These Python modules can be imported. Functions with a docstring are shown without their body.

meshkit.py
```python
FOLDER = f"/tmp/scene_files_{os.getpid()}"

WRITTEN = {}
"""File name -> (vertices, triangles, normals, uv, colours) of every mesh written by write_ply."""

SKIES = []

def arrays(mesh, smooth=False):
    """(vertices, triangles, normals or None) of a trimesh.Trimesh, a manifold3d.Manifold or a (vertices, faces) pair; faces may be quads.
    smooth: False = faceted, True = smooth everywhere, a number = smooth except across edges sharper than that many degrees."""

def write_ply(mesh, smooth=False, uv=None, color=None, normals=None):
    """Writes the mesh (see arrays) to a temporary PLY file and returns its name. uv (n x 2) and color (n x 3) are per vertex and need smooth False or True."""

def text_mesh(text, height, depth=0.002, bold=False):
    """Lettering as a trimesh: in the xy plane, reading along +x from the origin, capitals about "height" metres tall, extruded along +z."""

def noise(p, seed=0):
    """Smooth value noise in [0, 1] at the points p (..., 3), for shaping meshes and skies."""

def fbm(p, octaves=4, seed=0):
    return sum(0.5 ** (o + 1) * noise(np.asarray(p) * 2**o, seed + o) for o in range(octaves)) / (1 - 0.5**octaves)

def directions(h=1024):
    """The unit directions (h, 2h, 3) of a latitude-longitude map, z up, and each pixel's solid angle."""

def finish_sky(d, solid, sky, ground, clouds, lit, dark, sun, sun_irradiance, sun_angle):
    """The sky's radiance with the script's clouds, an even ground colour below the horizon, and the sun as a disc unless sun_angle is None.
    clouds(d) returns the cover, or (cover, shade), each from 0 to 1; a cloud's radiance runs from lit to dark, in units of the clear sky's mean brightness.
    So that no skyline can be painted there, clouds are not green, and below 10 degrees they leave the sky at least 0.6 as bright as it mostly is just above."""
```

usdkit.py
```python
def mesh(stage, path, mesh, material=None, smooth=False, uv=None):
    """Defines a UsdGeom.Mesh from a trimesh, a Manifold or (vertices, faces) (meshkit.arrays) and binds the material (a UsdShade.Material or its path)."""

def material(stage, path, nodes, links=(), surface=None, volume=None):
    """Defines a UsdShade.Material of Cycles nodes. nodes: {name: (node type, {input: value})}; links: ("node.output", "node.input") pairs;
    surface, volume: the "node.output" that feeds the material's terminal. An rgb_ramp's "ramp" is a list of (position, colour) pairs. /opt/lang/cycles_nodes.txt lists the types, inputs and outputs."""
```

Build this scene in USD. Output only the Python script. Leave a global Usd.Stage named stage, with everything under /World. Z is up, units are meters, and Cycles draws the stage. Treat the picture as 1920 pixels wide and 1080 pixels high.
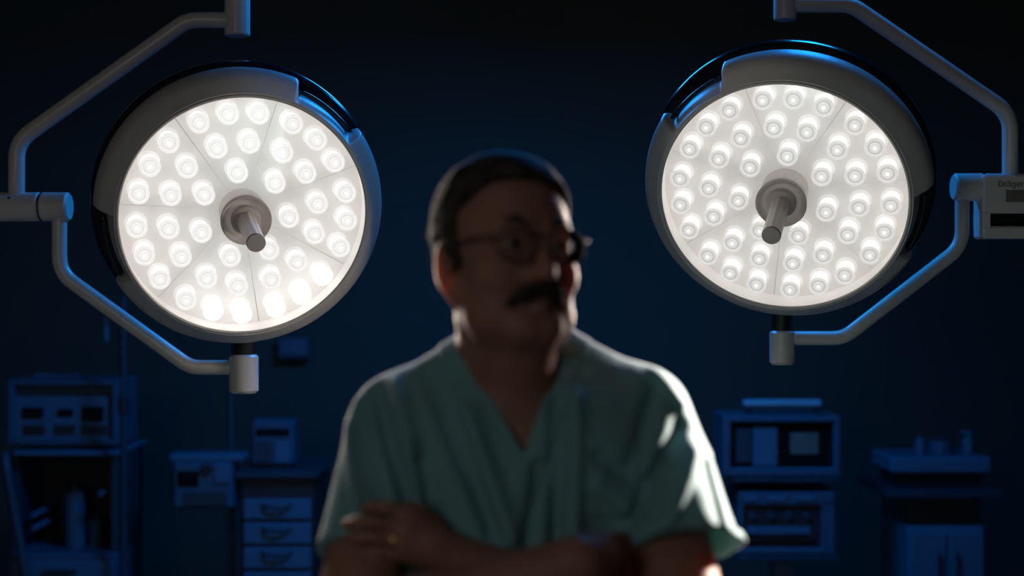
import math, numpy as np, trimesh, usdkit, meshkit
from pxr import Usd, UsdGeom, UsdLux, UsdShade, Gf, Sdf, Vt
from scipy.sparse import coo_matrix
from shapely.geometry import Polygon

stage = Usd.Stage.CreateInMemory()
UsdGeom.SetStageUpAxis(stage, 'Z')
UsdGeom.SetStageMetersPerUnit(stage, 1.0)
UsdGeom.Xform.Define(stage, '/World')
UsdGeom.Scope.Define(stage, '/World/Looks')
V = lambda *a: np.array(a, float)
norm = lambda a: np.asarray(a, float) / np.linalg.norm(a)

# ------------------------------------------------------------------ camera, light, exposure
CAM_Z, FPX = 1.55, 2700.0
cam = UsdGeom.Camera.Define(stage, '/World/camera')
cam.AddTranslateOp().Set(Gf.Vec3d(0, 0, CAM_Z))
cam.AddRotateXOp().Set(90.0)
cam.CreateHorizontalApertureAttr(36.0)
cam.CreateFocalLengthAttr(36.0 * FPX / 1920)
cam.CreateFStopAttr(1.9)
cam.CreateFocusDistanceAttr(2.97)
cam.CreateExposureAttr(0.0)
cam.CreateClippingRangeAttr(Gf.Vec2f(0.05, 100))


def P(px, py, d):
    """The point at distance d in front of the camera that the photograph shows at pixel (px, py)."""
    return V((px - 960) * d / FPX, d, CAM_Z + (540 - py) * d / FPX)


def light(kind, name, at, aim, color, intensity, **kw):
    L = kind.Define(stage, '/World/' + name)
    z = -norm(np.subtract(aim, at))
    x = norm(np.cross([0, 0, 1.0] if abs(z[2]) < .98 else [0, 1.0, 0], z))
    y = np.cross(z, x)
    m = Gf.Matrix4d(*[float(v) for r in ((*x, 0), (*y, 0), (*z, 0), (*at, 1)) for v in r])
    L.AddTransformOp().Set(m)
    L.CreateColorAttr(Gf.Vec3f(*color))
    L.CreateIntensityAttr(float(intensity))
    for k, v in kw.items():
        if k == 'cone':
            s = UsdLux.ShapingAPI.Apply(L.GetPrim())
            s.CreateShapingConeAngleAttr(float(v))
            s.CreateShapingConeSoftnessAttr(0.35)
        else:
            getattr(L, f'Create{k}Attr')(float(v))
    return L


# the two operating lights: where the photograph shows the middle of each glowing face, and where each one points
HEADS = dict(left=dict(c=P(459, 407, 3.0), n=norm([.30, -.90, -.345])),
             right=dict(c=P(1467, 373, 3.0), n=norm([-.285, -.83, -.475])))
BEAM = dict(left=26.0, right=56.0)
for k, h in HEADS.items():
    light(UsdLux.DiskLight, f'beam_{k}', h['c'] + h['n'] * .185, h['c'] + h['n'], (1, .86, .75), BEAM[k], Radius=.25, cone=18)
# blue ceiling lamps behind the surgeon
light(UsdLux.RectLight, 'blue_lamp', (0.0, 4.1, 2.62), (0.0, 4.2, 0), (.008, .30, 1.0), 62.0, Width=.6, Height=.25)
light(UsdLux.RectLight, 'blue_lamp_b', (0.85, 3.55, 2.85), (-.2, 3.2, 1.4), (.008, .30, 1.0), 38.0, Width=.4, Height=.25)
# white side lamp high behind the surgeon's left shoulder
light(UsdLux.SphereLight, 'side_lamp', (2.1, 3.75, 2.15), (.34, 1.76, 1.20), (1, .80, .68), 19000.0, Radius=.06, cone=7)
# dim soft room lamp at the near end of the room, behind the camera
light(UsdLux.DiskLight, 'room_lamp', (-1.2, -.7, 2.2), (0.0, 2.0, 1.5), (1.0, .93, .86), 3.0, Radius=.45)

# ------------------------------------------------------------------ helpers
TAKEN, ORIGIN = {}, {}


def numbered(parent, name):
    k = (parent, name)
    TAKEN[k] = TAKEN.get(k, -1) + 1
    return name if TAKEN[k] == 0 else f'{name}_{TAKEN[k]:03d}'


def tag(prim, label=None, cat=None, group=None, kind=None):
    for k, v in (('label', label), ('category', cat), ('group', group), ('kind', kind)):
        if v:
            prim.SetCustomDataByKey(k, v)
    return prim


def thing(name, label, cat, loc, group=None):
    path = '/World/' + numbered('/World', name)
    x = UsdGeom.Xform.Define(stage, path)
    x.AddTranslateOp().Set(Gf.Vec3d(*map(float, loc)))
    ORIGIN[path] = np.array(loc, float)
    tag(x.GetPrim(), label, cat, group)
    return path


def obj(name, mesh, m, parent='/World', smooth=30, label=None, kind=None):
    """One mesh, its points given in world coordinates."""
    path = parent + '/' + numbered(parent, name)
    o = ORIGIN.get(parent, np.zeros(3))
    ORIGIN[path] = o
    v, f, n = meshkit.arrays(mesh, smooth)
    usdkit_mesh(path, v - o, f, n, MAT[m])
    prim = stage.GetPrimAtPath(path)
    tag(prim, label, None, None, kind)
    return path


def usdkit_mesh(path, v, f, n, mat):
    m = UsdGeom.Mesh.Define(stage, path)
    m.CreatePointsAttr(Vt.Vec3fArray.FromNumpy(v.astype(np.float32)))
    m.CreateFaceVertexCountsAttr(Vt.IntArray.FromNumpy(np.full(len(f), 3, np.int32)))
    m.CreateFaceVertexIndicesAttr(Vt.IntArray.FromNumpy(f.astype(np.int32).ravel()))
    m.CreateSubdivisionSchemeAttr('none')
    if n is not None:
        m.CreateNormalsAttr(Vt.Vec3fArray.FromNumpy(n.astype(np.float32)))
        m.SetNormalsInterpolation('vertex')
    UsdShade.MaterialBindingAPI.Apply(m.GetPrim()).Bind(mat)


def struct(name, mesh, m, smooth=False):
    p = obj(name, mesh, m, smooth=smooth)
    tag(stage.GetPrimAtPath(p), kind='structure')
    return p


def box(lo, hi, r=.004):
    """A box with chamfered edges."""
    lo, hi = np.minimum(lo, hi), np.maximum(lo, hi)
    r = min(r, *((hi - lo) * .49))
    if r <= 0:
        b = trimesh.creation.box(bounds=[lo, hi]); return b
    pts = []
    for i in range(3):
        for s in np.ndindex(2, 2, 2):
            p = np.where(np.array(s) == 1, hi - r, lo + r)
            p[i] = hi[i] if s[i] else lo[i]
            pts.append(p)
    return trimesh.convex.convex_hull(np.array(pts))


def join(*ms):
    return trimesh.util.concatenate([m for m in ms])


def cyl(a, b, r, r2=None, n=32, bev=None):
    """A cylinder or cone from a to b with softened ends."""
    a, b = np.array(a, float), np.array(b, float)
    L = np.linalg.norm(b - a)
    r2 = r if r2 is None else r2
    e = min(bev if bev is not None else .12 * min(r, r2), L * .4)
    return place(lathe([(0, 0), (r - e, 0), (r, e), (r2, L - e), (r2 - e, L), (0, L)], n), a, b - a)


def lathe(prof, n=48):
    m = trimesh.creation.revolve(np.array(prof, float), sections=n)
    if m.volume < 0:
        m.invert()
    return m


def frame(z, up=(0, 0, 1.0)):
    z = norm(z)
    if abs(np.dot(z, up)) > .999:
        up = (0, 1.0, 0)
    x = norm(np.cross(up, z))
    return np.stack([x, np.cross(z, x), z], 1)


def place(m, at, axis):
    T = np.eye(4); T[:3, :3] = frame(axis); T[:3, 3] = at
    m = m.copy(); m.apply_transform(T)
    return m


def rounded_path(pts, rad, k=9):
    pts = [np.array(p, float) for p in pts]
    out = [pts[0]]
    for a, b, c in zip(pts[:-2], pts[1:-1], pts[2:]):
        u, w = norm(a - b), norm(c - b)
        ang = math.acos(np.clip(np.dot(u, w), -1, 1))
        t = min(rad / math.tan(ang / 2), .45 * np.linalg.norm(a - b), .45 * np.linalg.norm(c - b))
        p0, p2 = b + u * t, b + w * t
        for s in np.linspace(0, 1, k):
            out.append((1 - s) ** 2 * p0 + 2 * s * (1 - s) * b + s * s * p2)
    out.append(pts[-1])
    return np.array(out)


def tube(path, r, n=20):
    """A round bar swept along a path, with closed ends."""
    p = np.asarray(path, float)
    r = np.broadcast_to(r, len(p))
    t = np.gradient(p, axis=0); t /= np.linalg.norm(t, axis=1, keepdims=True)
    a = np.cross(t[0], [0, 1, 0] if abs(t[0][1]) < .9 else [1, 0, 0]); a /= np.linalg.norm(a)
    rings = []
    th = np.arange(n) * 2 * np.pi / n
    for i in range(len(p)):
        a = norm(a - t[i] * np.dot(a, t[i])); b = np.cross(t[i], a)
        rings.append(p[i] + r[i] * (np.cos(th)[:, None] * a + np.sin(th)[:, None] * b))
    v = np.vstack(rings + [p[:1], p[-1:]])
    f = []
    for i in range(len(p) - 1):
        for j in range(n):
            q = (i * n + j, i * n + (j + 1) % n, (i + 1) * n + (j + 1) % n, (i + 1) * n + j)
            f += [(q[0], q[1], q[2]), (q[0], q[2], q[3])]
    s, e = len(p) * n, len(p) * n + 1
    for j in range(n):
        f.append((s, (j + 1) % n, j)); f.append((e, (len(p) - 1) * n + j, (len(p) - 1) * n + (j + 1) % n))
    return trimesh.Trimesh(v, f, process=False)


# ------------------------------------------------------------------ materials
MAT = {}


def mat(name, nodes, links=(), surface='p.BSDF'):
    MAT[name] = usdkit.material(stage, '/World/Looks/' + name, nodes, links, surface)


def plain(name, color, rough=.4, vary=.06, scale=9.0, bump=0.0, **kw):
    """Principled paint, plastic or metal with a slight uneven tone."""
    c = np.array(color, float)
    nodes = {'tc': ('texture_coordinate', {}), 'n': ('noise_texture', {'scale': scale, 'detail': 4.0}),
             'r': ('rgb_ramp', {'ramp': [(.3, tuple(c * (1 - vary))), (.7, tuple(np.minimum(c * (1 + vary), 1)))]}),
             'p': ('principled_bsdf', {'roughness': rough, **kw})}
    links = [('tc.object', 'n.vector'), ('n.fac', 'r.fac'), ('r.color', 'p.base_color')]
    if bump:
        nodes['n2'] = ('noise_texture', {'scale': scale * 14, 'detail': 3.0})
        nodes['b'] = ('bump', {'strength': bump, 'distance': .002})
        links += [('tc.object', 'n2.vector'), ('n2.fac', 'b.height'), ('b.normal', 'p.normal')]
    mat(name, nodes, links)


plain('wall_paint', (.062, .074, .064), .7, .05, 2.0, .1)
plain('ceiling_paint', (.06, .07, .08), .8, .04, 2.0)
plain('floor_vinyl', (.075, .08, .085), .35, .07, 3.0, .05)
plain('lamp_plastic', (.48, .46, .45), .42, .02, 5.0)
plain('arm_enamel', (.60, .57, .555), .33, .03, 5.0)
plain('dark_shell', (.012, .014, .02), .18, .05)
plain('dark_rubber', (.01, .01, .011), .5, .05)
plain('cap_grey', (.30, .275, .27), .55, .03)
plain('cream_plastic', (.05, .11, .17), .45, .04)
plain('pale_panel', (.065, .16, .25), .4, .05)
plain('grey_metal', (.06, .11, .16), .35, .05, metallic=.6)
plain('charcoal', (.03, .033, .037), .4, .05)
plain('black_glass', (.008, .009, .011), .08, .02)
plain('print_dark', (.02, .02, .025), .5, .0)
plain('paper_label', (.16, .15, .12), .6, .05)
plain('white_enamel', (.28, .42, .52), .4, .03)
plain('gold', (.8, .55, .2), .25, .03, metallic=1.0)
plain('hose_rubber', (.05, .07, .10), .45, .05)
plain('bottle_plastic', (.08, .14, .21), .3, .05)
plain('shoe_black', (.02, .02, .02), .4, .05)
plain('sclera', (.30, .26, .24), .15, .03)
plain('iris', (.03, .018, .01), .1, .05)
plain('eyeglass_metal', (.02, .018, .017), .55, .03)
# the lamp's inside: a white diffusing plate that the LED modules light up from behind
mat('led_plate', {'p': ('principled_bsdf', {'base_color': (.72, .70, .675), 'roughness': .35, 'emission_color': (1, .955, .92), 'emission_strength': .19})})
mat('led_seam', {'p': ('principled_bsdf', {'base_color': (.42, .41, .40), 'roughness': .5, 'emission_color': (1, .95, .92), 'emission_strength': .18})})
mat('led_base', {'p': ('principled_bsdf', {'base_color': (.8, .8, .8), 'emission_color': (1, .97, .935), 'emission_strength': 1.25})})
mat('led_lens', {'p': ('principled_bsdf', {'base_color': (.6, .6, .6), 'roughness': .12, 'emission_color': (1, .965, .93), 'emission_strength': .62})})
mat('led_groove', {'p': ('principled_bsdf', {'base_color': (.5, .5, .5), 'roughness': .2, 'emission_color': (1, .96, .93), 'emission_strength': .42})})
mat('led_skirt', {'p': ('principled_bsdf', {'base_color': (.8, .8, .8), 'roughness': .4, 'emission_color': (1, .96, .93), 'emission_strength': .30})})
mat('led_chip', {'p': ('principled_bsdf', {'base_color': (.8, .8, .8), 'emission_color': (1, .98, .95), 'emission_strength': 1.5})})
mat('led_lens_bright', {'p': ('principled_bsdf', {'base_color': (.6, .6, .6), 'roughness': .12, 'emission_color': (1, .97, .94), 'emission_strength': 1.6})})
mat('led_lens_warm', {'p': ('principled_bsdf', {'base_color': (.6, .6, .6), 'roughness': .12, 'emission_color': (1, .97, .94), 'emission_strength': .8})})
mat('pane', {'f': ('fresnel', {'IOR': 1.45}), 't': ('transparent_bsdf', {'color': (.98, .98, .98)}), 'g': ('glossy_bsdf', {'color': (1, 1, 1), 'roughness': .03}), 'm': ('mix_closure', {})},
    [('f.fac', 'm.fac'), ('t.BSDF', 'm.closure1'), ('g.BSDF', 'm.closure2')], 'm.closure')
# handle: milky plastic that lets some light through
mat('milky_plastic', {'d': ('principled_bsdf', {'base_color': (.74, .71, .69), 'roughness': .4}), 't': ('translucent_bsdf', {'color': (.74, .70, .67)}), 'm': ('mix_closure', {'fac': .45})},
    [('d.BSDF', 'm.closure1'), ('t.BSDF', 'm.closure2')], 'm.closure')
mat('handle_plastic', {'d': ('principled_bsdf', {'base_color': (.9, .87, .84), 'roughness': .4}), 't': ('translucent_bsdf', {'color': (.9, .86, .82)}), 'm': ('mix_closure', {'fac': .3})},
    [('d.BSDF', 'm.closure1'), ('t.BSDF', 'm.closure2')], 'm.closure')
mat('scrub_cloth', {'tc': ('texture_coordinate', {}), 'n': ('noise_texture', {'scale': 7.0, 'detail': 5.0}),
                    'r': ('rgb_ramp', {'ramp': [(.3, (.17, .365, .40)), (.7, (.195, .405, .44))]}),
                    'w': ('noise_texture', {'scale': 420.0, 'detail': 2.0}), 'b': ('bump', {'strength': .15, 'distance': .001}),
                    'p': ('principled_bsdf', {'roughness': .85, 'sheen_weight': .25, 'sheen_roughness': .4}), 't': ('translucent_bsdf', {'color': (.02, .36, .33)}), 'm': ('mix_closure', {'fac': .16})},
    [('tc.object', 'n.vector'), ('n.fac', 'r.fac'), ('r.color', 'p.base_color'), ('tc.object', 'w.vector'), ('w.fac', 'b.height'), ('b.normal', 'p.normal'), ('p.BSDF', 'm.closure1'), ('t.BSDF', 'm.closure2')], 'm.closure')
mat('skin', {'tc': ('texture_coordinate', {}), 'n': ('noise_texture', {'scale': 26.0, 'detail': 5.0}),
             'r': ('rgb_ramp', {'ramp': [(.3, (.25, .125, .088)), (.7, (.31, .17, .12))]}), 'w': ('noise_texture', {'scale': 240.0, 'detail': 3.0}), 'b': ('bump', {'strength': .2, 'distance': .001}),
             'p': ('principled_bsdf', {'roughness': .55, 'specular_ior_level': .25, 'subsurface_weight': .3, 'subsurface_scale': .009, 'subsurface_radius': (1.0, .28, .14)})},
    [('tc.object', 'n.vector'), ('n.fac', 'r.fac'), ('r.color', 'p.base_color'), ('tc.object', 'w.vector'), ('w.fac', 'b.height'), ('b.normal', 'p.normal')])
mat('hair', {'tc': ('texture_coordinate', {}), 'n': ('noise_texture', {'scale': 40.0, 'detail': 4.0}), 'r': ('rgb_ramp', {'ramp': [(.35, (.012, .010, .010)), (.65, (.05, .045, .042))]}),
             'p': ('principled_bsdf', {'roughness': .75, 'specular_ior_level': .25})}, [('tc.object', 'n.vector'), ('n.fac', 'r.fac'), ('r.color', 'p.base_color')])

# ------------------------------------------------------------------ the room
X0, X1, Y0, Y1, ZC = -3.4, 3.4, -2.6, 6.5, 3.3
T = .12
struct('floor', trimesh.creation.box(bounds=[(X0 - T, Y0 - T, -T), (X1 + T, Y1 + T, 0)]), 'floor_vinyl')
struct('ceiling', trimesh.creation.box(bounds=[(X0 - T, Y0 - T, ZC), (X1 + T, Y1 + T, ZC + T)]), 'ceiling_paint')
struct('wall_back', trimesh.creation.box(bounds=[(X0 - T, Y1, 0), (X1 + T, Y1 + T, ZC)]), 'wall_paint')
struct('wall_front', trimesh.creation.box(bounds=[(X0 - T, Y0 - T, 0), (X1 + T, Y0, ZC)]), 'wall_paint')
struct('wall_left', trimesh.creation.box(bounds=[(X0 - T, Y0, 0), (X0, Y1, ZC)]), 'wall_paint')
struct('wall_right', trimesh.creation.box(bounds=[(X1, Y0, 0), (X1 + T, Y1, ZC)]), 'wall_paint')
struct('baseboard_back', box((X0, Y1 - .015, 0), (X1, Y1, .1)), 'charcoal')

# ------------------------------------------------------------------ operating lights
DA = 3.27        # the arms hang in this plane, a little behind the lamp heads


def smoothstep(a, b, x):
    t = np.clip((x - a) / (b - a), 0, 1)
    return t * t * (3 - 2 * t)


def ring_mesh(prof_of, n=360):
    """A ring whose profile, a closed loop of (radius, height), may change with the angle."""
    th = np.arange(n) * 2 * np.pi / n
    prof = np.array([prof_of(t) for t in th])            # n x m x 2
    m = prof.shape[1]
    v = np.stack([prof[..., 0] * np.sin(th)[:, None], prof[..., 0] * np.cos(th)[:, None], prof[..., 1]], -1).reshape(-1, 3)
    i, j = np.meshgrid(np.arange(n), np.arange(m), indexing='ij')
    i2, j2 = (i + 1) % n, (j + 1) % m
    q = np.stack([i * m + j, i2 * m + j, i2 * m + j2, i * m + j2], -1).reshape(-1, 4)
    mesh = trimesh.Trimesh(v, np.vstack([q[:, :3], q[:, [0, 2, 3]]]), process=False)
    if mesh.volume < 0:
        mesh.invert()
    return mesh


def make_lamp(side, label, notches, a0, bright):
    c, n = HEADS[side]['c'], HEADS[side]['n']
    F = frame(n)
    T4 = np.eye(4); T4[:3, :3] = F; T4[:3, 3] = c

    def L(m):
        m = m.copy(); m.apply_transform(T4); return m

    def at(a, r, h=0.0):
        return V(r * math.sin(a), r * math.cos(a), h)
    base = V(0, 0, 0)
    sx = P(dict(left=457, right=1466.5)[side], 700, DA)[0]
    px_top = dict(left=445, right=1472)[side]
    top = P(px_top, 0, DA)
    t = thing('surgical_light', label, 'surgical light', (top[0], top[1], ZC))
    RG = .257
    # front ring with the cut-outs for the grips

    def dist(th, a):
        return abs((math.degrees(th) - a + 180) % 360 - 180)

    def prof(th):
        ro = .3015
        for a, w in notches:
            ro -= .027 * (1 - smoothstep(w - 1.2, w + 1.2, dist(th, a)))
        w = ro - .262
        return [(.2585, -.002), (.2605, .0035), (.264, .004), (.262 + .3 * w, -.006), (.262 + .6 * w, -.016), (.262 + .82 * w, -.027), (.262 + .95 * w, -.040), (ro, -.052),
                (ro, -.070), (ro - .004, -.076), (.259, -.078), (.2587, -.05)]
    ring = obj('front_ring', L(ring_mesh(prof)), 'lamp_plastic', t, 40)
    obj('lens_rim', L(ring_mesh(lambda th: [(.2575 + .0035 * math.cos(q), .004 + .0035 * math.sin(q)) for q in np.arange(8) * math.pi / 4])), 'lamp_plastic', ring, True, 'thin pale rim around the glowing lens plate')
    # dark rear shell
    shell = obj('rear_shell', L(lathe([(0, -.20), (.06, -.198), (.14, -.185), (.22, -.165), (.275, -.145), (.298, -.132), (.3055, -.120), (.3055, -.104), (.300, -.094), (.285, -.086), (.268, -.079), (.25, -.07), (0, -.07)][::-1], 128)), 'dark_shell', t, 40, 'dark glossy shell behind the pale front ring')
    # grips in the cut-outs
    for a, w in notches:
        aa = [math.radians(a + s) for s in np.linspace(-(w - 2.2), w - 2.2, 24)]
        pts = [at(aa[0], .279, -.070)] + [at(aa[0], .281, -.045)] + [at(q, .2835, -.036) for q in aa] + [at(aa[-1], .281, -.045), at(aa[-1], .279, -.070)]
        obj('grip', L(tube(pts, .0042, 12)), 'dark_shell', t, True, 'dark curved grip in a cut-out of the ring')
    # glowing plate, in seven segments with seams between them
    gap = math.radians(.22)
    for k in range(7):
        b0, b1 = a0 + (k - .5) * 2 * math.pi / 7, a0 + (k + .5) * 2 * math.pi / 7
        arc = np.linspace(b0 + gap, b1 - gap, 16)
        outer = [(RG * math.sin(q), RG * math.cos(q)) for q in arc]
        inner = [(.045 * math.sin(q), .045 * math.cos(q)) for q in arc[::-1]]
        pl = trimesh.creation.extrude_polygon(Polygon(outer + inner), .004, engine='earcut')
        pl.apply_translation([0, 0, -.052])
        obj('lens_plate', L(pl), 'led_plate', t, 30, 'softly glowing white segment' if k == 0 else None)
    obj('plate_backing', L(lathe([(0, -.060), (RG, -.060), (RG, -.053), (0, -.053)], 96)), 'led_seam', t, 30)
    obj('side_wall', L(ring_mesh(lambda th: [(.2572, -.053), (.2582, -.053), (.2582, .002), (.2572, .002)], 120)), 'led_plate', t, True)
    # LED modules: 1 + 2 + 3 in every segment
    idx = 0
    for k in range(7):
        ac = a0 + k * 2 * math.pi / 7
        for row, (r, offs) in enumerate(((.094, (0,)), (.156, (-12.4, 12.4)), (.219, (-16.2, 0, 16.2)))):
            for o in offs:
                a = ac + math.radians(o)
                p = at(a, r)
                def D(m):
                    m = m.copy(); m.apply_translation(p); return L(m)
                deg = math.degrees(a) % 360
                hot = bright(deg, row)
                lm = ('led_lens', 'led_lens_warm', 'led_lens_bright')[hot]
                g = ('led_groove', 'led_lens', 'led_lens_bright')[hot]
                b = obj('led_module', D(lathe([(0, -.0485), (.0150, -.0485), (.0165, -.046), (.0165, -.0375), (.0150, -.034), (.0, -.034)], 20)), 'led_base', t, 40)
                obj('reflector_skirt', D(lathe([(.0165, -.0435), (.0215, -.0470), (.0265, -.0505), (.0285, -.0521), (.0165, -.0521), (.0165, -.0435)], 24)), 'led_skirt', b, 40)
                obj('lens', D(lathe([(0, -.0345), (.0150, -.0345), (.0195, -.018), (.0215, -.0065), (.0212, -.0040), (.0185, -.0028), (.0160, -.0040), (.0160, -.008), (0, -.008)], 28)), lm, b, 40)
                obj('lens_groove', D(lathe([(0, -.0082), (.0160, -.0082), (.0160, -.0062), (.0105, -.0060), (.0, -.0060)], 24)), g, b, 40)
                obj('lens_core', D(lathe([(0, -.0064), (.0105, -.0064), (.0105, -.0038), (.0080, -.0026), (.0058, -.0034), (.0, -.0034)], 24)), lm, b, 40)
                obj('led_chip', D(lathe([(0, -.0036), (.0034, -.0036), (.0028, -.0014), (.0012, -.0004), (0, -.0003)], 14)), 'led_chip', b, True)
                idx += 1
    # clear cover
    obj('cover_glass', L(ring_mesh(lambda th: [(.050, .0075), (.15, .0065), (.22, .005), (.256, .002), (.256, .0008), (.22, .0038), (.15, .0053), (.050, .0063)], 96)), 'pane', t, True, 'clear cover over the LED lenses')
    # hub, boss and handle
    hub = obj('hub', L(lathe([(0, -.054), (.048, -.054), (.0505, .016), (.0525, .020), (.0530, .024), (.0515, .026), (.0490, .0255), (.0475, .021), (.040, .0135), (.0, .0125)], 64)), 'milky_plastic', t, 40, 'round cupped hub in the middle of the light')
    obj('boss', L(lathe([(0, .010), (.0305, .010), (.0315, .020), (.0300, .0275), (.026, .029), (0, .0295)], 48)), 'milky_plastic', hub, 40)
    flute = ring_mesh(lambda th: [(.0195 + .0007 * math.cos(10 * th), .028), (.0185 + .0006 * math.cos(10 * th), .10), (.0182 + .0005 * math.cos(10 * th), .168), (.002, .168), (.002, .028)], 120)
    hd = obj('handle', L(flute), 'handle_plastic', hub, 40, 'stubby pale sterile handle')
    obj('handle_cap', L(lathe([(0, .166), (.0187, .166), (.0193, .168), (.0193, .171), (.0180, .1735), (0, .174)], 40)), 'cap_grey', t, 40, 'dull grey round end of the handle')
    # socket under the lamp and the neck that holds the head
    s0, s1 = P(*dict(left=(457, 737), right=(1466.5, 684))[side], DA), P(*dict(left=(457, 664), right=(1466.5, 619))[side], DA)
    sr = dict(left=27.5, right=23.5)[side] * DA / FPX
    obj('lower_socket', cyl(s0, s1, sr, bev=.006), 'arm_enamel', t, 40)
    back = c - n * .10
    mid = c - n * .13 - F[:, 1] * .20
    obj('neck', tube(rounded_path([s1 - V(0, 0, .01), V(s1[0], DA, mid[2] - .03), mid + n * .0, c - n * .15 - F[:, 1] * .08], .05), sr * .84, 24), 'dark_rubber', t, True, 'dark pivot neck behind the lamp')
    # arms
    if side == 'left':
        A = [P(440, 38, DA), P(351, 38, DA), P(31, 266, DA), P(31, 366, DA)]
        B = [P(111.5, 395, DA), P(111.5, 512, DA), P(357, 689, DA), P(446, 689, DA)]
        ra, rb = .0182, .0168
        j0, j1, seam = P(-90, 388, DA), P(131, 388, DA), P(77, 388, DA)
        jr = 27.5 * DA / FPX
        pole0 = P(445, 68, DA); pr = .0285
    else:
        A = [P(1480, 9, DA), P(1596, 9, DA), P(1894, 213, DA), P(1894, 332, DA)]
        B = [P(1804, 370, DA), P(1804, 462, DA), P(1582, 634, DA), P(1474, 634, DA)]
        ra, rb = .0178, .0160
        j0, j1, seam = P(2010, 351, DA), P(1787, 351, DA), P(1845, 351, DA)
        jr = 26 * DA / FPX
        pole0 = P(1472, 38, DA); pr = .0262
    obj('upper_arm', tube(rounded_path(A, .075), ra, 28), 'arm_enamel', t, True)
    obj('lower_arm', tube(rounded_path(B, .075), rb, 28), 'arm_enamel', t, True)
    sg = .0012 * np.sign(j1[0] - j0[0])
    jt = obj('elbow_joint', cyl(seam + V(sg, 0, 0), j1, jr, bev=.005, n=48), 'arm_enamel', t, 40)
    obj('joint_seam', cyl(seam - V(sg, 0, 0), seam + V(sg, 0, 0), jr * .94, n=48), 'dark_rubber', jt, 40)
    obj('joint_tube', cyl(j0, seam - V(sg, 0, 0), jr * (1.0 if side == 'left' else .98), bev=.004, n=48), 'arm_enamel', t, 40)
    obj('upper_socket', cyl(pole0, V(top[0], DA, pole0[2] + .16), pr, bev=.003, n=48), 'arm_enamel', t, 40)
    obj('ceiling_pole', cyl((top[0], DA, pole0[2] + .15), (top[0], DA, ZC - .015), pr * .8), 'arm_enamel', t, 40)
    obj('ceiling_plate', cyl((top[0], DA, ZC - .03), (top[0], DA, ZC), .11), 'arm_enamel', t, 40)
    if side == 'left':
        q = P(17, 371, DA - jr * .90)
        obj('set_screw', cyl(q, q + V(0, -.004, .0), .0030, n=16), 'dark_rubber', jt, 40)
    return t, jr


def bright_left(deg, row):
    if row == 2 and 112 < deg < 205:
        return 2
    if row == 1 and 120 < deg < 200 or row == 2 and (60 < deg < 112 or 205 <= deg < 235):
        return 1
    return 1


lampL, _ = make_lamp('left', 'left one of the two round surgical lights, brightest along its lower right lenses', [(36.5, 15.5), (-106, 15.5)], math.radians(-11), bright_left)
lampR, jrR = make_lamp('right', 'right one of the two round surgical lights, grey control box on its arm', [(-38, 15.5), (106, 15.5)], math.radians(9.5), lambda d, r: 0)
# control box on the right lamp's arm
d0 = DA - .034
bx0, bx1 = P(1843, 327, d0), P(2010, 447, d0)
t = lampR


def slab(a, b, y0, y1, r=.004):
    return box((a[0], y0, b[2]), (b[0], y1, a[2]), r)


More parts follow.
